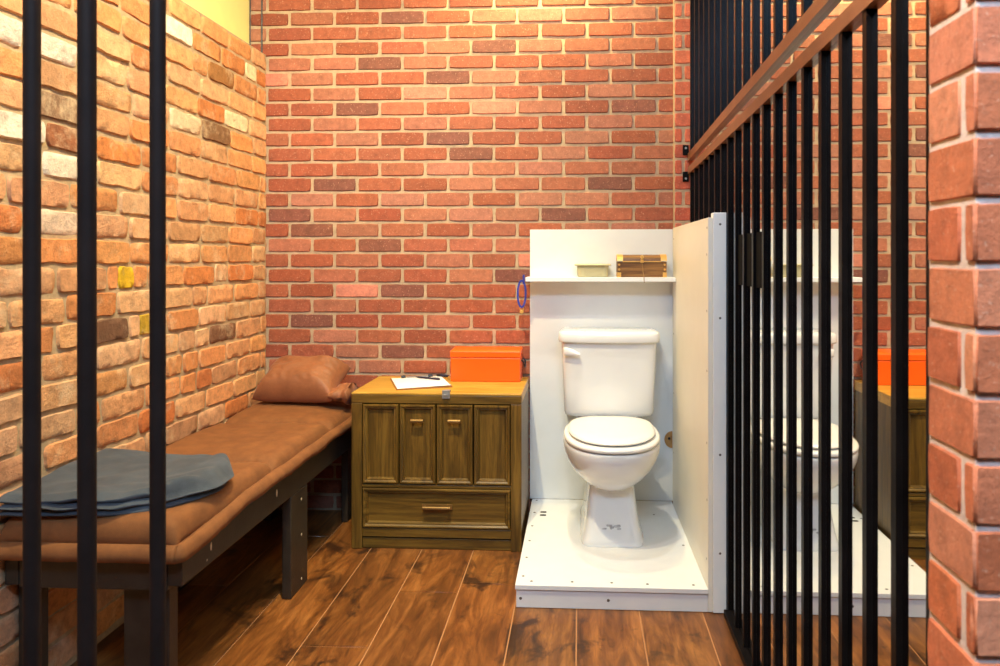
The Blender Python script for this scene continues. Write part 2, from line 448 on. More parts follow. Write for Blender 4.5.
# chips and screw heads in the paint
def chip(parent, x, y, z, w, h, mat='chip', name='paint_chip'):
    bm = bmesh.new(); n = 7
    loft(bm, [[(x, y+w*math.cos(2*math.pi*k/n)*rnd.uniform(.6, 1), z+h*math.sin(2*math.pi*k/n)*rnd.uniform(.7, 1)) for k in range(n)],
              [(x+.0008, y+w*.7*math.cos(2*math.pi*k/n), z+h*.7*math.sin(2*math.pi*k/n)) for k in range(n)]])
    bmesh.ops.translate(bm, verts=bm.verts[:], vec=-BO); obj(name, bm, M[mat], parent)
chip(rail, bx1, 2.20, .385, .009, .016); chip(rail, bx1, 1.80, .378, .005, .014); chip(rail, bx1, 1.78, .352, .004, .004)
for z in (.30, .18, .03): chip(mleg, -.9448, 2.40, z, .006, .006, 'chip', 'screw_head')

# mattress
def mattress():
    m = thing('mattress', 'thin rust brown three section mattress pad on the dark cot', 'mattress', (-1.17, 2.4, .426))
    x0, x1, y0, y1 = -1.388, -.945, 1.645, 3.115; t = .066
    seams = [2.19, 2.70]
    bm = bmesh.new(); nu, nv = 46, 190
    def pt(i, j):
        s = i/nu*2-1; q = j/nv*2-1
        # square-to-rounded profile
        r = .036
        W, L = (x1-x0)/2, (y1-y0)/2
        def prof(a, half):         # returns position and edge drop
            d = half-abs(a)*half*1.0
            return a*half, d
        xs = math.sin(s*math.pi/2)*.35+s*.65; ys = math.sin(q*math.pi/2)*.12+q*.88
        px, dx = prof(xs, W); py, dy = prof(ys, L)
        z = t
        for d in (dx, dy):
            if d < r: z -= (r-math.sqrt(max(0, r*r-(r-d)**2)))*1.25
        X, Y = (x0+x1)/2+px, (y0+y1)/2+py
        dist = min(abs(Y-sm) for sm in seams)
        crown = (.018 if Y > seams[1] else .012)*(1-min(1, .03/max(dist, .001))**1)*(min(1, (x1-X)/.12) if Y > seams[1] else 1)
        z += crown - .026*math.exp(-(dist/.018)**2)
        z += .005*noise.noise(Vector((X*7, Y*5, 1)))+.0022*noise.noise(Vector((X*25, Y*16, 4)))
        # lateral puckers by the seams
        z += .006*math.exp(-(dist/.05)**2)*noise.noise(Vector((X*60, sm_id(Y), 2)))
        return Vector((X+1.17+.006*noise.noise(Vector((Y*5, 3, s*3)))*(1 if s > .5 else 0), Y-2.4, max(z, .004)))
    def sm_id(Y): return sum(Y > a for a in seams)*3.1
    g_ = [[bm.verts.new(pt(i, j)) for i in range(nu+1)] for j in range(nv+1)]
    for j in range(nv):
        for i in range(nu): bm.faces.new((g_[j][i], g_[j][i+1], g_[j+1][i+1], g_[j+1][i]))
    # skirt to underside
    border = [g_[0][i] for i in range(nu+1)]+[g_[j][nu] for j in range(1, nv+1)]+[g_[nv][i] for i in range(nu-1, -1, -1)]+[g_[j][0] for j in range(nv-1, 0, -1)]
    low = [bm.verts.new((v.co.x*.985, v.co.y*.996, .001)) for v in border]
    for k in range(len(border)):
        k2 = (k+1) % len(border); bm.faces.new((border[k], low[k], low[k2], border[k2]))
    bm.faces.new(low)
    obj('pad', bm, M['mattress'], m, 'all')
    # stitched flap hanging over the frame along the front end and the open side
    path = []
    for k in range(41): path.append((x0+.01+(x1+.004-x0-.01)*k/40, y0-.004, (0, -1)))
    for k in range(1, 9):
        a = math.pi/2*k/8; path.append((x1-.006+.012*math.sin(a), y0+.008-.012*math.cos(a), (math.sin(a), -math.cos(a))))
    for k in range(1, 121): path.append((x1+.006, y0+.010+(y1-.02-y0)*k/120, (1, 0)))
    bm = bmesh.new(); prof = [(-.012, .016), (.002, .018), (.012, .006), (.016, -.012), (.015, -.026), (.011, -.026), (.011, -.012), (.007, .002), (-.012, .008)]
    rings = []
    for k, (X, Y, nrm) in enumerate(path):
        w1 = .006*noise.noise(Vector((X*14, Y*14, 2)))+.003*noise.noise(Vector((X*45, Y*45, 5)))
        lift = .012*noise.noise(Vector((X*6, Y*6, 8)))
        if Y < y0+.02: lift *= .3
        ring = []
        for q, (o_, z) in enumerate(prof):
            oo = o_+(w1 if q in (2, 3, 4, 5, 6) else 0)
            zz = z+(lift+.006 if z < 0 else lift*.4)
            if nrm[0] > .9: zz += .026*min(1, max(0, (Y-1.70)/.30))*(1 if z < 0 else .8)
            ring.append((X+1.17+nrm[0]*oo, Y-2.4+nrm[1]*oo, zz))
        rings.append(ring)
    loft(bm, rings); obj('stitched_flap', bm, M['mattress'], m, 'all')
mattress()

# pillow
def pillow():
    p = thing('pillow', 'plump brown suede pillow at the head of the cot', 'pillow', (-1.172, 3.004, .562))
    bm = bmesh.new(); nu, nv = 44, 34; W, D, T = .182, .104, .092
    for side in (1, -1):
        g_ = []
        for j in range(nv+1):
            row = []
            for i in range(nu+1):
                u, v = i/nu*2-1, j/nv*2-1
                pin = 1-.10*(1-abs(v)**2)*abs(u)**3*0-.07*(abs(u)**2)*(1-abs(v))-.0
                x = u*W*(1-.09*(1-v*v)); y = v*D*(1-.09*(1-u*u))
                e = max(0, (1-u**4)*(1-v**4))**.5
                h = T*e*(1 if side > 0 else .45)
                wr = .014*noise.noise(Vector((u*2.2, v*2.2, side)))-.022*abs(noise.noise(Vector((u*4+v*3, v*4-u, 3+side))))*(abs(u)+abs(v))*.5
                h += (wr*e if side > 0 else 0)
                z = side*h+.03
                # slump towards the front and left
                z += -.012*u*0+.020*v
                row.append(bm.verts.new((x, y, z)))
            g_.append(row)
        for j in range(nv):
            for i in range(nu): bm.faces.new((g_[j][i], g_[j][i+1], g_[j+1][i+1], g_[j+1][i]))
    bmesh.ops.remove_doubles(bm, verts=bm.verts[:], dist=.0012)
    body = obj('pillow_cover', bm, M['pillow'], p, 'all')
    body.rotation_euler = (math.radians(20), math.radians(-1), math.radians(-7))
    # open hem bunched at the right-hand end
    bm = bmesh.new(); rings = []
    n = 18
    for k in range(15):
        t = k/14; x = .148+.080*t
        rings.append([(x+.010*math.sin(q*1.9+t*3)*t, (.085-.01*t)*math.cos(2*math.pi*q/n)-.050+.012*math.sin(t*9+q)*t,
                       -.004+(.024+.016*t+.008*math.sin(q*2.3+t*7))*math.sin(2*math.pi*q/n)+.012*math.sin(t*10+q*.7)*t) for q in range(n)])
    loft(bm, rings, True, True); bmesh.ops.smooth_vert(bm, verts=bm.verts[:], factor=.3, use_axis_x=True, use_axis_y=True, use_axis_z=True)
    obj('open_hem', bm, M['pillow'], p, 'all')
pillow()

# blanket: folded grey cloth, several layers
def blanket():
    b = thing('blanket', 'folded slate grey blanket at the foot of the brown mattress', 'blanket', (-1.17, 1.9, .504))
    def layer(name, corners, z, t, seed, puff, parent):
        # corners: (x0,y0)...(x3,y3) front-left, front-right, back-right, back-left
        bm = bmesh.new(); nu, nv = 40, 30
        P = [Vector(c) for c in corners]; tops = []; bots = []
        for j in range(nv+1):
            rt, rb = [], []
            for i in range(nu+1):
                u, v = i/nu, j/nv
                s_, q_ = 2*u-1, 2*v-1; k_ = 1.0 if u > .5 else .12
                u_, v_ = .5+.5*s_*math.sqrt(1-k_*q_*q_*.5), .5+.5*q_*math.sqrt(1-k_*s_*s_*.5)
                q = P[0].lerp(P[1], u_).lerp(P[3].lerp(P[2], u_), v_)
                w = Vector((noise.noise(Vector((u*4, v*4, seed)))*.012, noise.noise(Vector((u*5, v*3, seed+9)))*.010))
                q = q+w
                e = min(u, 1-u, v, 1-v); r = min(1, e/.05); rr = math.sqrt(max(0, 1-(1-r)**2))
                wob = .010*noise.noise(Vector((u*3.2, v*2.6, seed)))+.004*noise.noise(Vector((u*9, v*8, seed+3)))
                zz = z+wob*.5+puff*math.exp(-((u-.90)/.10)**2)
                if v < .1: zz += .010*max(0, noise.noise(Vector((u*5.5, 2, seed+1))))
                if puff > .005 and u > .90: zz -= .030*((u-.90)/.10)**2
                if puff > .005: zz += .012*abs(noise.noise(Vector((u*3.1+v*2.3, v*3.7-u*1.5, 31))))*(.3+u)
                zz += .018*max(0, .35-u)/.35*v*(z/.028 if z > 0 else 0)
                zz = max(zz, -.004+z*.5)
                rt.append(bm.verts.new((q.x+1.17, q.y-1.9, zz+t*(.5+.5*rr))))
                rb.append(bm.verts.new((q.x+1.17, q.y-1.9, zz+t*(.5-.5*rr))))
            tops.append(rt); bots.append(rb)
        for j in range(nv):
            for i in range(nu):
                bm.faces.new((tops[j][i], tops[j][i+1], tops[j+1][i+1], tops[j+1][i])); bm.faces.new((bots[j][i], bots[j+1][i], bots[j+1][i+1], bots[j][i+1]))
        for i in range(nu):
            bm.faces.new((bots[0][i], bots[0][i+1], tops[0][i+1], tops[0][i])); bm.faces.new((tops[nv][i], tops[nv][i+1], bots[nv][i+1], bots[nv][i]))
        for j in range(nv):
            bm.faces.new((bots[j][nu], bots[j+1][nu], tops[j+1][nu], tops[j][nu])); bm.faces.new((tops[j][0], tops[j+1][0], bots[j+1][0], bots[j][0]))
        return obj(name, bm, M['blanket'], parent, 'all')
    layer('lower_fold', ((-1.386,1.628),(-.975,1.664),(-.925,2.01),(-1.386,2.03)), -.004, .018, 2, .0, b)
    layer('middle_fold', ((-1.386,1.622),(-.965,1.658),(-.915,2.015),(-1.386,2.03)), .0125, .016, 5, .001, b)
    layer('top_fold', ((-1.388,1.626),(-.965,1.660),(-.905,2.03),(-1.388,2.035)), .026, .024, 9, .008, b)
blanket()

# ------------------------------------------------------------------ cabinet
def rings_panel(bm, x0, x1, z0, z1, y, prof):
    rs = [[(x0+i, y-d, z0+i), (x1-i, y-d, z0+i), (x1-i, y-d, z1-i), (x0+i, y-d, z1-i)] for i, d in prof]
    loft(bm, rs, True, True)
def pull(bm, x0, x1, z, y, r=.0045, out=.018):
    tube(bm, [(x0, y-out, z), (x1, y-out, z)], [r, r], 10)
    for x in (x0+.006, x1-.006): tube(bm, [(x, y, z), (x, y-out, z)], .0035, 8)
def cabinet():
    X0, X1, Y0, Y1, ZT = -.879, -.222, 2.730, 3.118, .602
    cx = (X0+X1)/2; O = Vector((cx, 2.92, 0))
    c = thing('cabinet', 'squat olive brown wooden cabinet with four panelled fronts and a drawer', 'cabinet', O)
    def add(name, bm, mat, parent=c, **k):
        bmesh.ops.translate(bm, verts=bm.verts[:], vec=-O); return obj(name, bm, mat, parent, **k)
    s = .041
    bm = bmesh.new()
    box(bm, X0, X0+s, Y0, Y1, .001, ZT-.041); box(bm, X1-s, X1, Y0, Y1, .001, ZT-.041)
    box(bm, X0+s, X1-s, Y1-.015, Y1, .001, ZT-.041)
    add('side_panels', bm, M['cab'], bevel=.002)
    bm = bmesh.new()
    box(bm, X0+s, X1-s, Y0+.018, Y1-.016, .243, .249)
    box(bm, X0+s, X1-s, Y0+.003, Y0+.03, .2365, .2495); box(bm, X0+s, X1-s, Y0+.004, Y0+.03, .047, .081)
    add('front_rails', bm, M['cabx'], bevel=.002)
    add('toe_board', bx(X0+s, X1-s, Y0+.010, Y0+.03, .001, .041), M['cabx'], bevel=.002)
    add('inner_back', bx(X0+s, X1-s, Y0+.032, Y0+.04, .04, ZT-.042), M['hole'])
    add('top_rail', bx(X0, X1, Y0, Y0+.03, ZT-.0405, ZT-.0085), M['cabx'], bevel=.002)
    bm = bmesh.new(); box(bm, X0, X1, Y0, Y1, ZT-.008, ZT); box(bm, X0, X1, Y0+.031, Y1, ZT-.0405, ZT-.0082)
    top = add('top', bm, M['cabtop_lit'], bevel=.002)
    w = (X1-X0-2*s)/4
    prof = [(0, -.014), (0, .002), (.003, .008), (.008, .008), (.013, .002), (.0165, .003), (.022, -.008), (.024, -.008)]
    for k in range(4):
        a = X0+s+w*k+.002; b = X0+s+w*(k+1)-.002
        bm = bmesh.new(); rings_panel(bm, a, b, .2525, ZT-.0445, Y0+.006, prof)
        d = add('door', bm, M['cab'], smooth='auto', angle=25)
        if k in (1, 2):
            bm = bmesh.new(); pull(bm, (a+b)/2-.024, (a+b)/2+.024, ZT-.105, Y0+.008, .0075, .018)
            add('handle', bm, M['brass'], d, smooth='auto')
    bm = bmesh.new(); rings_panel(bm, X0+s+.002, X1-s-.002, .0835, .2345, Y0+.006, prof)
    d = add('drawer', bm, M['cabx'], smooth='auto', angle=25)
    bm = bmesh.new(); pull(bm, cx-.048, cx+.056, .166, Y0+.008, .0065, .020); box(bm, cx-.055, cx+.062, Y0+.002, Y0+.006, .156, .176)
    add('handle', bm, M['brass'], d, smooth='auto')
    # hasp folded over the front edge of the top
    hx = -.511
    bm = bmesh.new(); box(bm, hx-.015, hx+.015, Y0-.005, Y0-.001, ZT-.020, ZT+.012); box(bm, hx-.013, hx+.013, Y0-.002, Y0+.03, ZT+.0005, ZT+.010)
    h = add('hasp', bm, M['silver'], bevel=.001)
    bm = bmesh.new(); tube(bm, [(hx-.006, Y0-.004, ZT-.006), (hx-.006, Y0-.016, ZT-.004), (hx+.006, Y0-.016, ZT-.004), (hx+.006, Y0-.004, ZT-.006)], .002, 8)
    add('staple', bm, M['silver'], h, smooth='auto')
cabinet()

# things on the cabinet
ZT = .602
def clipboard():
    a = math.radians(20)
    c = thing('clipboard', 'brown clipboard with white paper lying on the cabinet top', 'clipboard', (-.717, 2.782, ZT+.0005), rz=a)
    obj('board', bx(0, .222, 0, .268, 0, .0035), M['board'], c, bevel=.001)
    bm = bmesh.new(); nu, nv = 12, 14; g_ = []
    for j in range(nv+1):
        g_.append([bm.verts.new((.004+.212*i/nu, .004+.252*j/nv, .0042+.0012*abs(noise.noise(Vector((i*.3, j*.3, 2))))+.003*(i/nu)*max(0, 1-j/3))) for i in range(nu+1)])
    for j in range(nv):
        for i in range(nu): bm.faces.new((g_[j][i], g_[j][i+1], g_[j+1][i+1], g_[j+1][i]))
    r = bmesh.ops.extrude_face_region(bm, geom=bm.faces[:])
    bmesh.ops.translate(bm, verts=[v for v in r['geom'] if isinstance(v, bmesh.types.BMVert)], vec=(0, 0, .0008))
    obj('paper', bm, M['paper'], c)
    bm = bmesh.new(); box(bm, .066, .160, .248, .266, .0065, .009); obj('clip', bm, M['silver'], c, bevel=.001)
    for x in (.05, .165):
        bm = bmesh.new(); tube(bm, [(x-.006, .246, .010), (x+.012, .246, .012)], .006, 8); obj('clip_end', bm, M['blk'], c, 'auto')
    return c
clipboard()
def pen(name, label, p0, p1, z, r, cap):
    p0, p1 = Vector((*p0, 0)), Vector((*p1, 0)); d = p1-p0; L = d.length
    t = thing(name, label, 'pen', (p0.x, p0.y, z+r), rz=math.atan2(d.y, d.x))
    bm = bmesh.new(); tube(bm, [(0,0,0),(.004,0,0),(L*.62,0,0)], [r*.7, r, r], 12); obj('barrel', bm, M['ink'], t, 'auto')
    bm = bmesh.new(); tube(bm, [(L*.62,0,0),(L*.86,0,0),(L*.97,0,0),(L,0,0)], [r*.95, r*.9, r*.4, r*.2], 12); obj('tip', bm, M[cap], t, 'auto')
    bm = bmesh.new(); box(bm, .002, L*.28, -.0015, .0015, r, r+.0018); obj('pocket_clip', bm, M['silver'], t)
pen('pen', 'dark ballpoint pen resting across the white paper on the clipboard', (-.585, 2.985), (-.70, 3.035), ZT+.0068, .0042, 'ink')
pen('marker', 'short black marker lying at the clipboard edge next to the orange box', (-.566, 3.066), (-.622, 3.090), ZT+.0047, .006, 'blk')

def orange_box():
    X0, X1, Y0, Y1, h = -.543, -.247, 2.988, 3.108, .131
    b = thing('cash_box', 'bright orange steel box at the right end of the cabinet top', 'box', ((X0+X1)/2, (Y0+Y1)/2, ZT+.001))
    W, D = (X1-X0)/2, (Y1-Y0)/2
    obj('body', bx(-W+.002, W-.002, -D+.002, D-.002, 0, .099), M['orange'], b, bevel=.003)
    bm = bmesh.new()
    loft(bm, [[(-W, -D, .101), (W, -D, .101), (W, D, .101), (-W, D, .101)],
              [(-W, -D, h-.006), (W, -D, h-.006), (W, D, h-.002), (-W, D, h-.002)],
              [(-W+.004, -D+.010, h), (W-.004, -D+.010, h), (W-.004, D, h+.002), (-W+.004, D, h+.002)]])
    obj('lid', bm, M['orange'], b, bevel=.002)
    bm = bmesh.new(); pts = [(W+.002, -.036, .088)]
    for k in range(9):
        a = math.pi*k/8; pts.append((W+.012+.004*math.sin(a), -.036*math.cos(a), .078-.022*math.sin(a)))
    pts.append((W+.002, .036, .088)); tube(bm, pts, .0032, 8)
    obj('end_handle', bm, M['blk'], b, 'auto')
orange_box()

# ------------------------------------------------------------------ toilet booth
BX0, BX1, BY0, BY1, BT = -.2040, .403, 2.297, 3.118, .0751
def booth():
    O = Vector((.1, 2.7, 0))
    b = thing('toilet_booth', 'white painted wooden platform and screen boards around the toilet', 'booth', O)
    def add(name, bm, mat, parent=b, **k):
        bmesh.ops.translate(bm, verts=bm.verts[:], vec=-O); return obj(name, bm, mat, parent, **k)
    bm = bx(BX0-.003, BX1, BY0-.006, BY1, BT-.015, BT)
    for v in bm.verts:
        if v.co.y > 3 and v.co.x > 0: v.co.x -= .0095
    deck = add('deck', bm, M['white'], bevel=.0012)
    bm = bmesh.new(); box(bm, BX0, BX1, BY0, BY0+.035, .001, BT-.0185); box(bm, BX0, BX0+.035, BY0+.036, BY1, .001, BT-.0185); box(bm, BX1-.035, BX1, BY0+.036, BY1, .001, BT-.0185)
    box(bm, BX0+.002, BX1-.002, BY0+.004, BY1, BT-.0184, BT-.0152)
    kick = add('kick_board', bm, M['white'], bevel=.001)
    back = add('back_panel', bx(-.217, .4032, 3.1185, 3.1295, BT+.0005, 1.243), M['white'], bevel=.001)
    shelf = add('shelf', bx(-.227, .3935, 2.985, 3.118, 1.021, 1.039), M['white'], bevel=.002)
    bm = bx(.4035, .4175, BY0-.002, 3.0895, .002, 1.247)
    for v in bm.verts:
        if v.co.y > 3: v.co.x -= .009
    panel = add('side_panel', bm, M['cream'], bevel=.001)
    stud = add('end_post', bx(.418, .4598, BY0-.008, BY0+.03, .002, 1.262), M['white'], bevel=.002)
    add('top_cap', bx(.418, .4585, BY0+.031, 3.0895, 1.215, 1.247), M['white'], bevel=.001)
    add('outer_panel', bx(.448, .4585, BY0+.031, 3.0895, .024, 1.2145), M['white'])
    def screw(parent, c, n, r=.0050, mat='screw'):
        bm = bmesh.new(); disc(bm, c, n, r, .0006, 8); add('screw_head', bm, M[mat], parent)
    R = random.Random(5)
    for k in range(5): screw(deck, (BX0+.045+k*.128+R.uniform(-.01, .01), BY0+.022+R.uniform(-.004, .004), BT), (0,0,1))
    for k in range(6): screw(deck, (BX0+.018, BY0+.06+k*.148, BT), (0,0,1))
    screw(deck, (.375, 2.64, BT), (0,0,1)); screw(deck, (.30, 2.95, BT), (0,0,1))
    for x in (-.19, .09): screw(kick, (x, BY0, .03), (0,-1,0))
    for z in (.16, .35, .53, .76, .95, 1.13, 1.215): screw(panel, (.4035, BY0+.02+R.uniform(-.004, .004), z), (-1,0,0), .0045)
    for z in (.19, .5, .93, 1.225): screw(stud, (.44, BY0-.008, z), (0,-1,0), .004)
    for z in (.3, .55, .8, 1.2): screw(panel, (.3948, 3.06, z), (-1,0,0), .0035)
    for dy in (0, .035):
        bm = bmesh.new(); n = 12
        loft(bm, [[(-.150+.013*math.copysign(abs(math.cos(2*math.pi*k/n))**.5, math.cos(2*math.pi*k/n)), 2.92+dy+.008*math.copysign(abs(math.sin(2*math.pi*k/n))**.5, math.sin(2*math.pi*k/n)), BT+z) for k in range(n)] for z in (.0002, .0008)])
        add('vent_slot', bm, M['hole'], deck)
    bm = bmesh.new(); loft(bm, [[(.3960-.034*abs(math.sin(math.pi*k/16)), 3.1183-d, .340-.036*math.cos(math.pi*k/16)) for k in range(17)] for d in (0, .004)])
    pl = add('wooden_plug', bm, M['plug'], back, smooth='auto')
    bm = bmesh.new(); disc(bm, (.382, 3.1140, .345), (0,-1,0), .006, .002, 10); add('plug_screw', bm, M['blk'], pl)
booth()

# ------------------------------------------------------------------ toilet
def toilet():
    XC = .118; O = Vector((XC, 2.75, BT))
    t = thing('toilet', 'white ceramic toilet with closed lid standing on the white platform', 'toilet', O)
    def add(name, bm, mat, parent=t, **k):
        bmesh.ops.translate(bm, verts=bm.verts[:], vec=-O); return obj(name, bm, mat, parent, **k)
    n = 48
    def egg(z, w, yf, yb, p=2.25, pb=3.0):
        yc = yb-(yb-yf)*.42; out = []
        for k in range(n):
            a = 2*math.pi*k/n; c, s = math.cos(a), math.sin(a)
            pp = p if s < 0 else pb
            x = w*math.copysign(abs(c)**(2/pp), c); y = math.copysign(abs(s)**(2/pp), s)
            out.append((XC+x, yc+y*((yc-yf) if s < 0 else (yb-yc)), z))
        return out
    def rr(z, x0, x1, y0, y1, p=6, bow=0):
        out = []; xc, yc = (x0+x1)/2, (y0+y1)/2; hx, hy = (x1-x0)/2, (y1-y0)/2
        for k in range(n):
            a = 2*math.pi*k/n; c, s = math.cos(a), math.sin(a)
            x = math.copysign(abs(c)**(2/p), c)*hx; y = math.copysign(abs(s)**(2/p), s)*hy
            if s < 0: y -= bow*(1-(x/hx)**2)
            out.append((xc+x, yc+y, z))
        return out
    # bowl
    bm = bmesh.new()
    loft(bm, [egg(.255, .055, 2.68, 2.93), egg(.272, .088, 2.625, 2.94), egg(.290, .108, 2.588, 2.945), egg(.315, .131, 2.548, 2.95), egg(.345, .152, 2.512, 2.955), egg(.380, .168, 2.484, 2.96),
              egg(.415, .1765, 2.467, 2.965), egg(.440, .179, 2.462, 2.97), egg(.452, .178, 2.463, 2.97), egg(.456, .174, 2.468, 2.966)])
    for v in bm.verts:
        v.co.x = XC+(v.co.x-XC)*1.02
        if v.co.z > .38: v.co.z -= .012*(v.co.z-.38)/.076
    bowl = add('bowl', bm, M['ceramic'], smooth='auto', angle=50)
    # pedestal
    bm = bmesh.new()
    def ped(z, hw, yf, p=7): return rr(z, XC-hw, XC+hw, yf, 3.02, p)
    loft(bm, [ped(BT+.0005, .116, 2.605), ped(BT+.012, .117, 2.604), ped(BT+.02, .112, 2.61), ped(BT+.06, .103, 2.622), ped(BT+.12, .094, 2.636), ped(BT+.19, .086, 2.65), ped(BT+.235, .088, 2.66), ped(.40, .10, 2.72)])
    pd = add('pedestal', bm, M['ceramic'], smooth='auto', angle=50)
    bm = bmesh.new(); rr_ = random.Random(2)
    for k in range(9):
        cx, cz = XC-.002+rr_.uniform(-.028, .028), BT+.066+rr_.uniform(-.009, .008)
        yb = 2.622+(cz-BT-.06)*.24
        m = 7; ax, az = rr_.uniform(.005, .012), rr_.uniform(.003, .006)
        loft(bm, [[(cx+ax*sc*math.cos(2*math.pi*q/m)*rr_.uniform(.7, 1.1), yb-.0004-dp, cz+az*sc*math.sin(2*math.pi*q/m)) for q in range(m)] for dp, sc in ((0, 1), (.0006, .9))])
    add('scuff_mark', bm, M['scuff'], pd)
    # seat and lid
    bm = bmesh.new()
    loft(bm, [egg(0.4475, .160, 2.482, 2.925), egg(0.4475, .170, 2.472, 2.925), egg(0.4500, .178, 2.462, 2.93), egg(0.4580, .1795, 2.459, 2.93), egg(0.4640, .176, 2.463, 2.928), egg(0.4655, .170, 2.470, 2.922)])
    add('seat', bm, M['seatplastic'], smooth='auto', angle=60)
    bm = bmesh.new()
    loft(bm, [egg(0.4690, .130, 2.52, 2.90), egg(0.4692, .150, 2.500, 2.905), egg(0.4712, .158, 2.489, 2.912), egg(0.4770, .162, 2.484, 2.914), egg(0.4820, .159, 2.488, 2.911), egg(0.4850, .150, 2.50, 2.902), egg(0.4870, .11, 2.55, 2.87), egg(0.4875, .04, 2.64, 2.78)])
    add('lid', bm, M['seatplastic'], smooth='auto', angle=60)
    for s in (-1, 1):
        bm = bmesh.new(); tube(bm, [(XC+s*.07-.018, 2.925, .462), (XC+s*.07+.018, 2.925, .462)], .011, 14); add('hinge', bm, M['seatplastic'], smooth='auto')
    # shelf between bowl and tank, then the tank
    bm = bmesh.new(); loft(bm, [rr(.36, XC-.10, XC+.10, 2.86, 3.06), rr(.42, XC-.125, XC+.125, 2.86, 3.08), rr(.465, XC-.135, XC+.135, 2.94, 3.09), rr(.470, XC-.13, XC+.13, 2.945, 3.085)])
    add('tank_support', bm, M['ceramic'], smooth='auto', angle=50)
    bm = bmesh.new()
    def tk(z, w, yf): return rr(z, XC-w, XC+w, yf, 3.112, 9, .018)
    loft(bm, [tk(.472, .166, 2.955), tk(.477, .178, 2.945), tk(.49, .1825, 2.940), tk(.60, .187, 2.934), tk(.70, .191, 2.928), tk(.775, .194, 2.924)])
    tank = add('tank', bm, M['ceramic'], smooth='auto', angle=50)
    bm = bmesh.new()
    def ld(z, i): return rr(z, XC-.206+i, XC+.206-i, 2.908+i, 3.1135-i*.3, 8, .020)
    loft(bm, [ld(0.7765, .008), ld(0.7790, .002), ld(0.7850, 0), ld(0.8100, .001), ld(0.8180, .005), ld(0.8220, .013), ld(0.8240, .03)])
    add('tank_lid', bm, M['ceramic'], smooth='auto', angle=60)
    bm = bmesh.new()
    y = 2.908
    pts = [(XC-.182, y+.004, .742), (XC-.170, y-.004, .742), (XC-.140, y-.012, .737), (XC-.118, y-.013, .731)]
    rings = []
    for (px, py, pz), hh in zip(pts, (.016, .017, .012, .005)):
        rings.append([(px, py-.007*math.cos(a), pz+hh*math.sin(a)) for a in [2*math.pi*k/12 for k in range(12)]])
    loft(bm, rings); tube(bm, [(XC-.170, y, .742), (XC-.170, 2.935, .742)], .009, 12)
    add('flush_lever', bm, M['ceramic'], smooth='auto')
toilet()

# ------------------------------------------------------------------ things on and at the shelf
SZ = 1.0395
def tub():
    t = thing('plastic_tub', 'small cream plastic tub on the white shelf above the toilet', 'tub', (.054, 3.055, SZ))
    def rr(z, hx, hy, p=5, n=32):
        return [(math.copysign(abs(math.cos(a))**(2/p), math.cos(a))*hx, math.copysign(abs(math.sin(a))**(2/p), math.sin(a))*hy, z) for a in [2*math.pi*k/n for k in range(n)]]
    bm = bmesh.new(); loft(bm, [rr(.0, .060, .034), rr(.003, .063, .037), rr(.047, .067, .041), rr(.047, .064, .038), rr(.004, .060, .034)]); obj('tub_body', bm, M['tub'], t, 'auto')
    bm = bmesh.new(); loft(bm, [rr(.0475, .070, .044), rr(.0475, .077, .050), rr(.052, .078, .051), rr(.055, .075, .048), rr(.0555, .068, .040)]); obj('tub_lid', bm, M['tub'], t, 'auto')
tub()
def chest():
    W, D = .1, .042
    t = thing('treasure_chest', 'little dark wooden chest with gold corners on the white shelf', 'chest', (.257, 3.052, SZ))
    obj('chest_body', bx(-W, W, -D, D, 0, .066), M['chest'], t, bevel=.002)
    bm = bmesh.new(); n = 12; arc = []
    for k in range(n+1):
        a = math.pi*k/n; arc.append((-D*math.cos(a)*1.02, .068+.026*math.sin(a)**.8))
    loft(bm, [[(x, y, z) for y, z in arc] for x in (-W-.001, W+.001)])
    lid = obj('chest_lid', bm, M['chest'], t, 'auto')
    for sx in (-1, 1):
        bm = bmesh.new()
        loft(bm, [[(sx*(W-.022), y*1.06, .0675+(z-.068)*1.1) for y, z in arc], [(sx*(W+.003), y*1.06, .0675+(z-.068)*1.1) for y, z in arc]])
        obj('lid_band', bm, M['gold'], lid, 'auto')
        bm = bmesh.new(); box(bm, sx*(W-.014), sx*(W+.0025), -D-.003, D+.003, .0, .020); obj('corner_cap', bm, M['gold'], t, bevel=.001)
        bm = bmesh.new(); box(bm, sx*(W-.012), sx*(W+.002), -D-.002, D+.002, .0205, .065); obj('corner_strap', bm, M['chest'], t, bevel=.001)
        for z in (.032, .052):
            bm = bmesh.new(); disc(bm, (sx*(W-.006), -D-.002, z), (0,-1,0), .0048, .003, 10); obj('stud', bm, M['gold'], t, 'auto')
    bm = bmesh.new(); box(bm, -W+.02, W-.02, -D-.002, -D+.002, .063, .068); obj('trim_strip', bm, M['gold'], t)
    bm = bmesh.new(); box(bm, -.006, .006, -D-.006, -D-.001, .060, .074); disc(bm, (0, -D-.004, .084), (0,-1,0), .008, .004, 14); obj('clasp', bm, M['gold'], t, 'auto')
    bm = bmesh.new(); tube(bm, [(.0, -D-.007, .062), (.001, -D-.010, .045), (.004, -D-.012, .02), (.006, -.067-.004, .004), (.006, -.0735, -.008), (.007, -.0735, -.022)], .0016, 6); obj('clasp_cord', bm, M['cord'], t, 'auto')
chest()
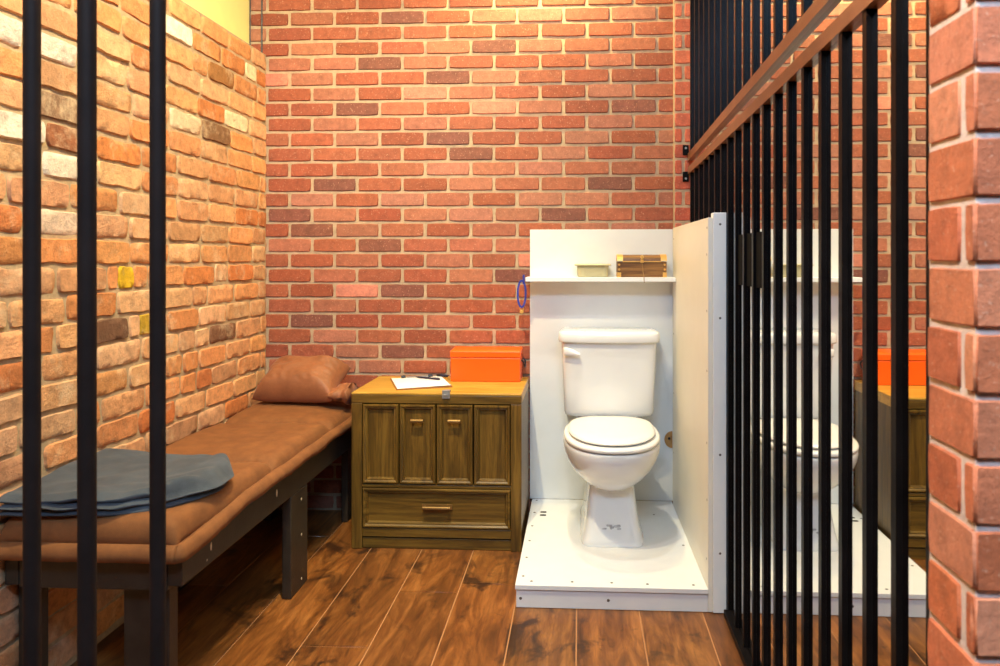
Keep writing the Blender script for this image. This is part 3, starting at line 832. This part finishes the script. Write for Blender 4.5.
def lanyard():
    t = thing('lanyard', 'blue ribbon loop with a brass tag hanging from the shelf end', 'lanyard', (-.2285, 3.04, 1.03))
    bm = bmesh.new(); rings = []; n = 26
    for k in range(n+1):
        a = 2*math.pi*k/n
        p = Vector((-.016-.017*math.cos(a)-.002, .004*math.sin(a), -.062+.056*math.sin(a)))
        tn = Vector((.017*math.sin(a), .004*math.cos(a), .056*math.cos(a))).normalized(); nn = tn.cross(Vector((0,1,0))).normalized()
        rings.append([tuple(p+nn*.0042*sx+Vector((0, .002*sy, 0))) for sx, sy in ((-1,-1),(1,-1),(1,1),(-1,1))])
    loft(bm, rings, False, False)
    # tail going up over the shelf end
    box(bm, -.009, -.0012, -.0625, -.0565, -.020, .020)
    obj('ribbon', bm, M['blue'], t, 'auto')
    bm = bmesh.new(); m = 16; pts = [(-.018+.008*math.cos(2*math.pi*k/m), 0, -.125+.009*math.sin(2*math.pi*k/m)) for k in range(m+1)]; tube(bm, pts, .0018, 8, False); obj('split_ring', bm, M['gold'], t, 'auto')
    bm = bmesh.new(); disc(bm, (-.018, .002, -.138), (0,-1,0), .009, .003, 16); obj('brass_tag', bm, M['gold'], t, 'auto')
lanyard()

# ------------------------------------------------------------------ lights: ceiling spots over the cell, the hall behind the camera, an added pillar fill
def spot(name, loc, to, energy, color, size=95, blend=.5, r=.03):
    d = bpy.data.lights.new(name, 'SPOT'); d.energy = energy; d.color = color; d.spot_size = math.radians(size); d.spot_blend = blend; d.shadow_soft_size = r
    o = bpy.data.objects.new(name, d); COL.objects.link(o); o.location = loc
    o.rotation_euler = (Vector(to)-Vector(loc)).to_track_quat('-Z', 'Y').to_euler(); return o
warm = (1, .70, .38); neutral = (1, .90, .76); cool = (.80, .90, 1)
spot('wall_washer', (-.20, 2.86, 2.64), (-.20, 3.138, 1.8), 85, (1, .82, .38), 150, .9, .05)
spot('spot_over_toilet', (-.16, 2.25, 2.80), (.08, 2.32, 0), 66, (1, .95, .84), 54, .4)
spot('spot_over_cell', (-.38, 1.38, 2.80), (-.15, 3.0, .8), 50, (1, .96, .90), 90, .7, .018)
spot('spot_left', (-.50, 1.55, 2.80), (-1.4, 2.2, 1.3), 235, (1, .86, .50), 120, .8)
spot('spot_front', (-.55, .55, 2.80), (-1.2, 1.1, 1.3), 34, (1, .90, .74), 84, .8)
spot('pillar_fill', (-.50, .10, 2.80), (.42, .78, 1.25), 250, (1, .90, .76), 46, .8, .05)  # added fill lamp that brightens the pillar bricks
def area(name, loc, to, energy, color, sx, sy):
    d = bpy.data.lights.new(name, 'AREA'); d.shape = 'RECTANGLE'; d.size = sx; d.size_y = sy; d.energy = energy; d.color = color
    o = bpy.data.objects.new(name, d); COL.objects.link(o); o.location = loc
    o.rotation_euler = (Vector(to)-Vector(loc)).to_track_quat('-Z', 'Y').to_euler(); return o
area('hall_lights', (.1, -.42, 2.78), (.1, 2.6, .8), 112, (.42, .67, 1), 1.8, .6)
w = bpy.data.worlds.new('hall'); w.use_nodes = True; C.world = w
w.node_tree.nodes['Background'].inputs[0].default_value = (.55, .62, .72, 1); w.node_tree.nodes['Background'].inputs[1].default_value = .025

# ------------------------------------------------------------------ camera
cam = bpy.data.cameras.new('camera'); co = bpy.data.objects.new('camera', cam); COL.objects.link(co)
co.location = (0, 0, H); co.rotation_euler = (math.radians(90), 0, TH)
cam.sensor_width = 36; cam.lens = F/1000*36; cam.shift_x = -(CX-500)/1000; cam.shift_y = (HY-333)/1000
cam.clip_start = .05; cam.dof.use_dof = True; cam.dof.focus_distance = 2.6; cam.dof.aperture_fstop = 7
C.camera = co
C.view_settings.view_transform = 'Standard'; C.view_settings.look = 'None'; C.view_settings.gamma = 1; C.view_settings.use_curve_mapping = False
C.view_settings.exposure = 0
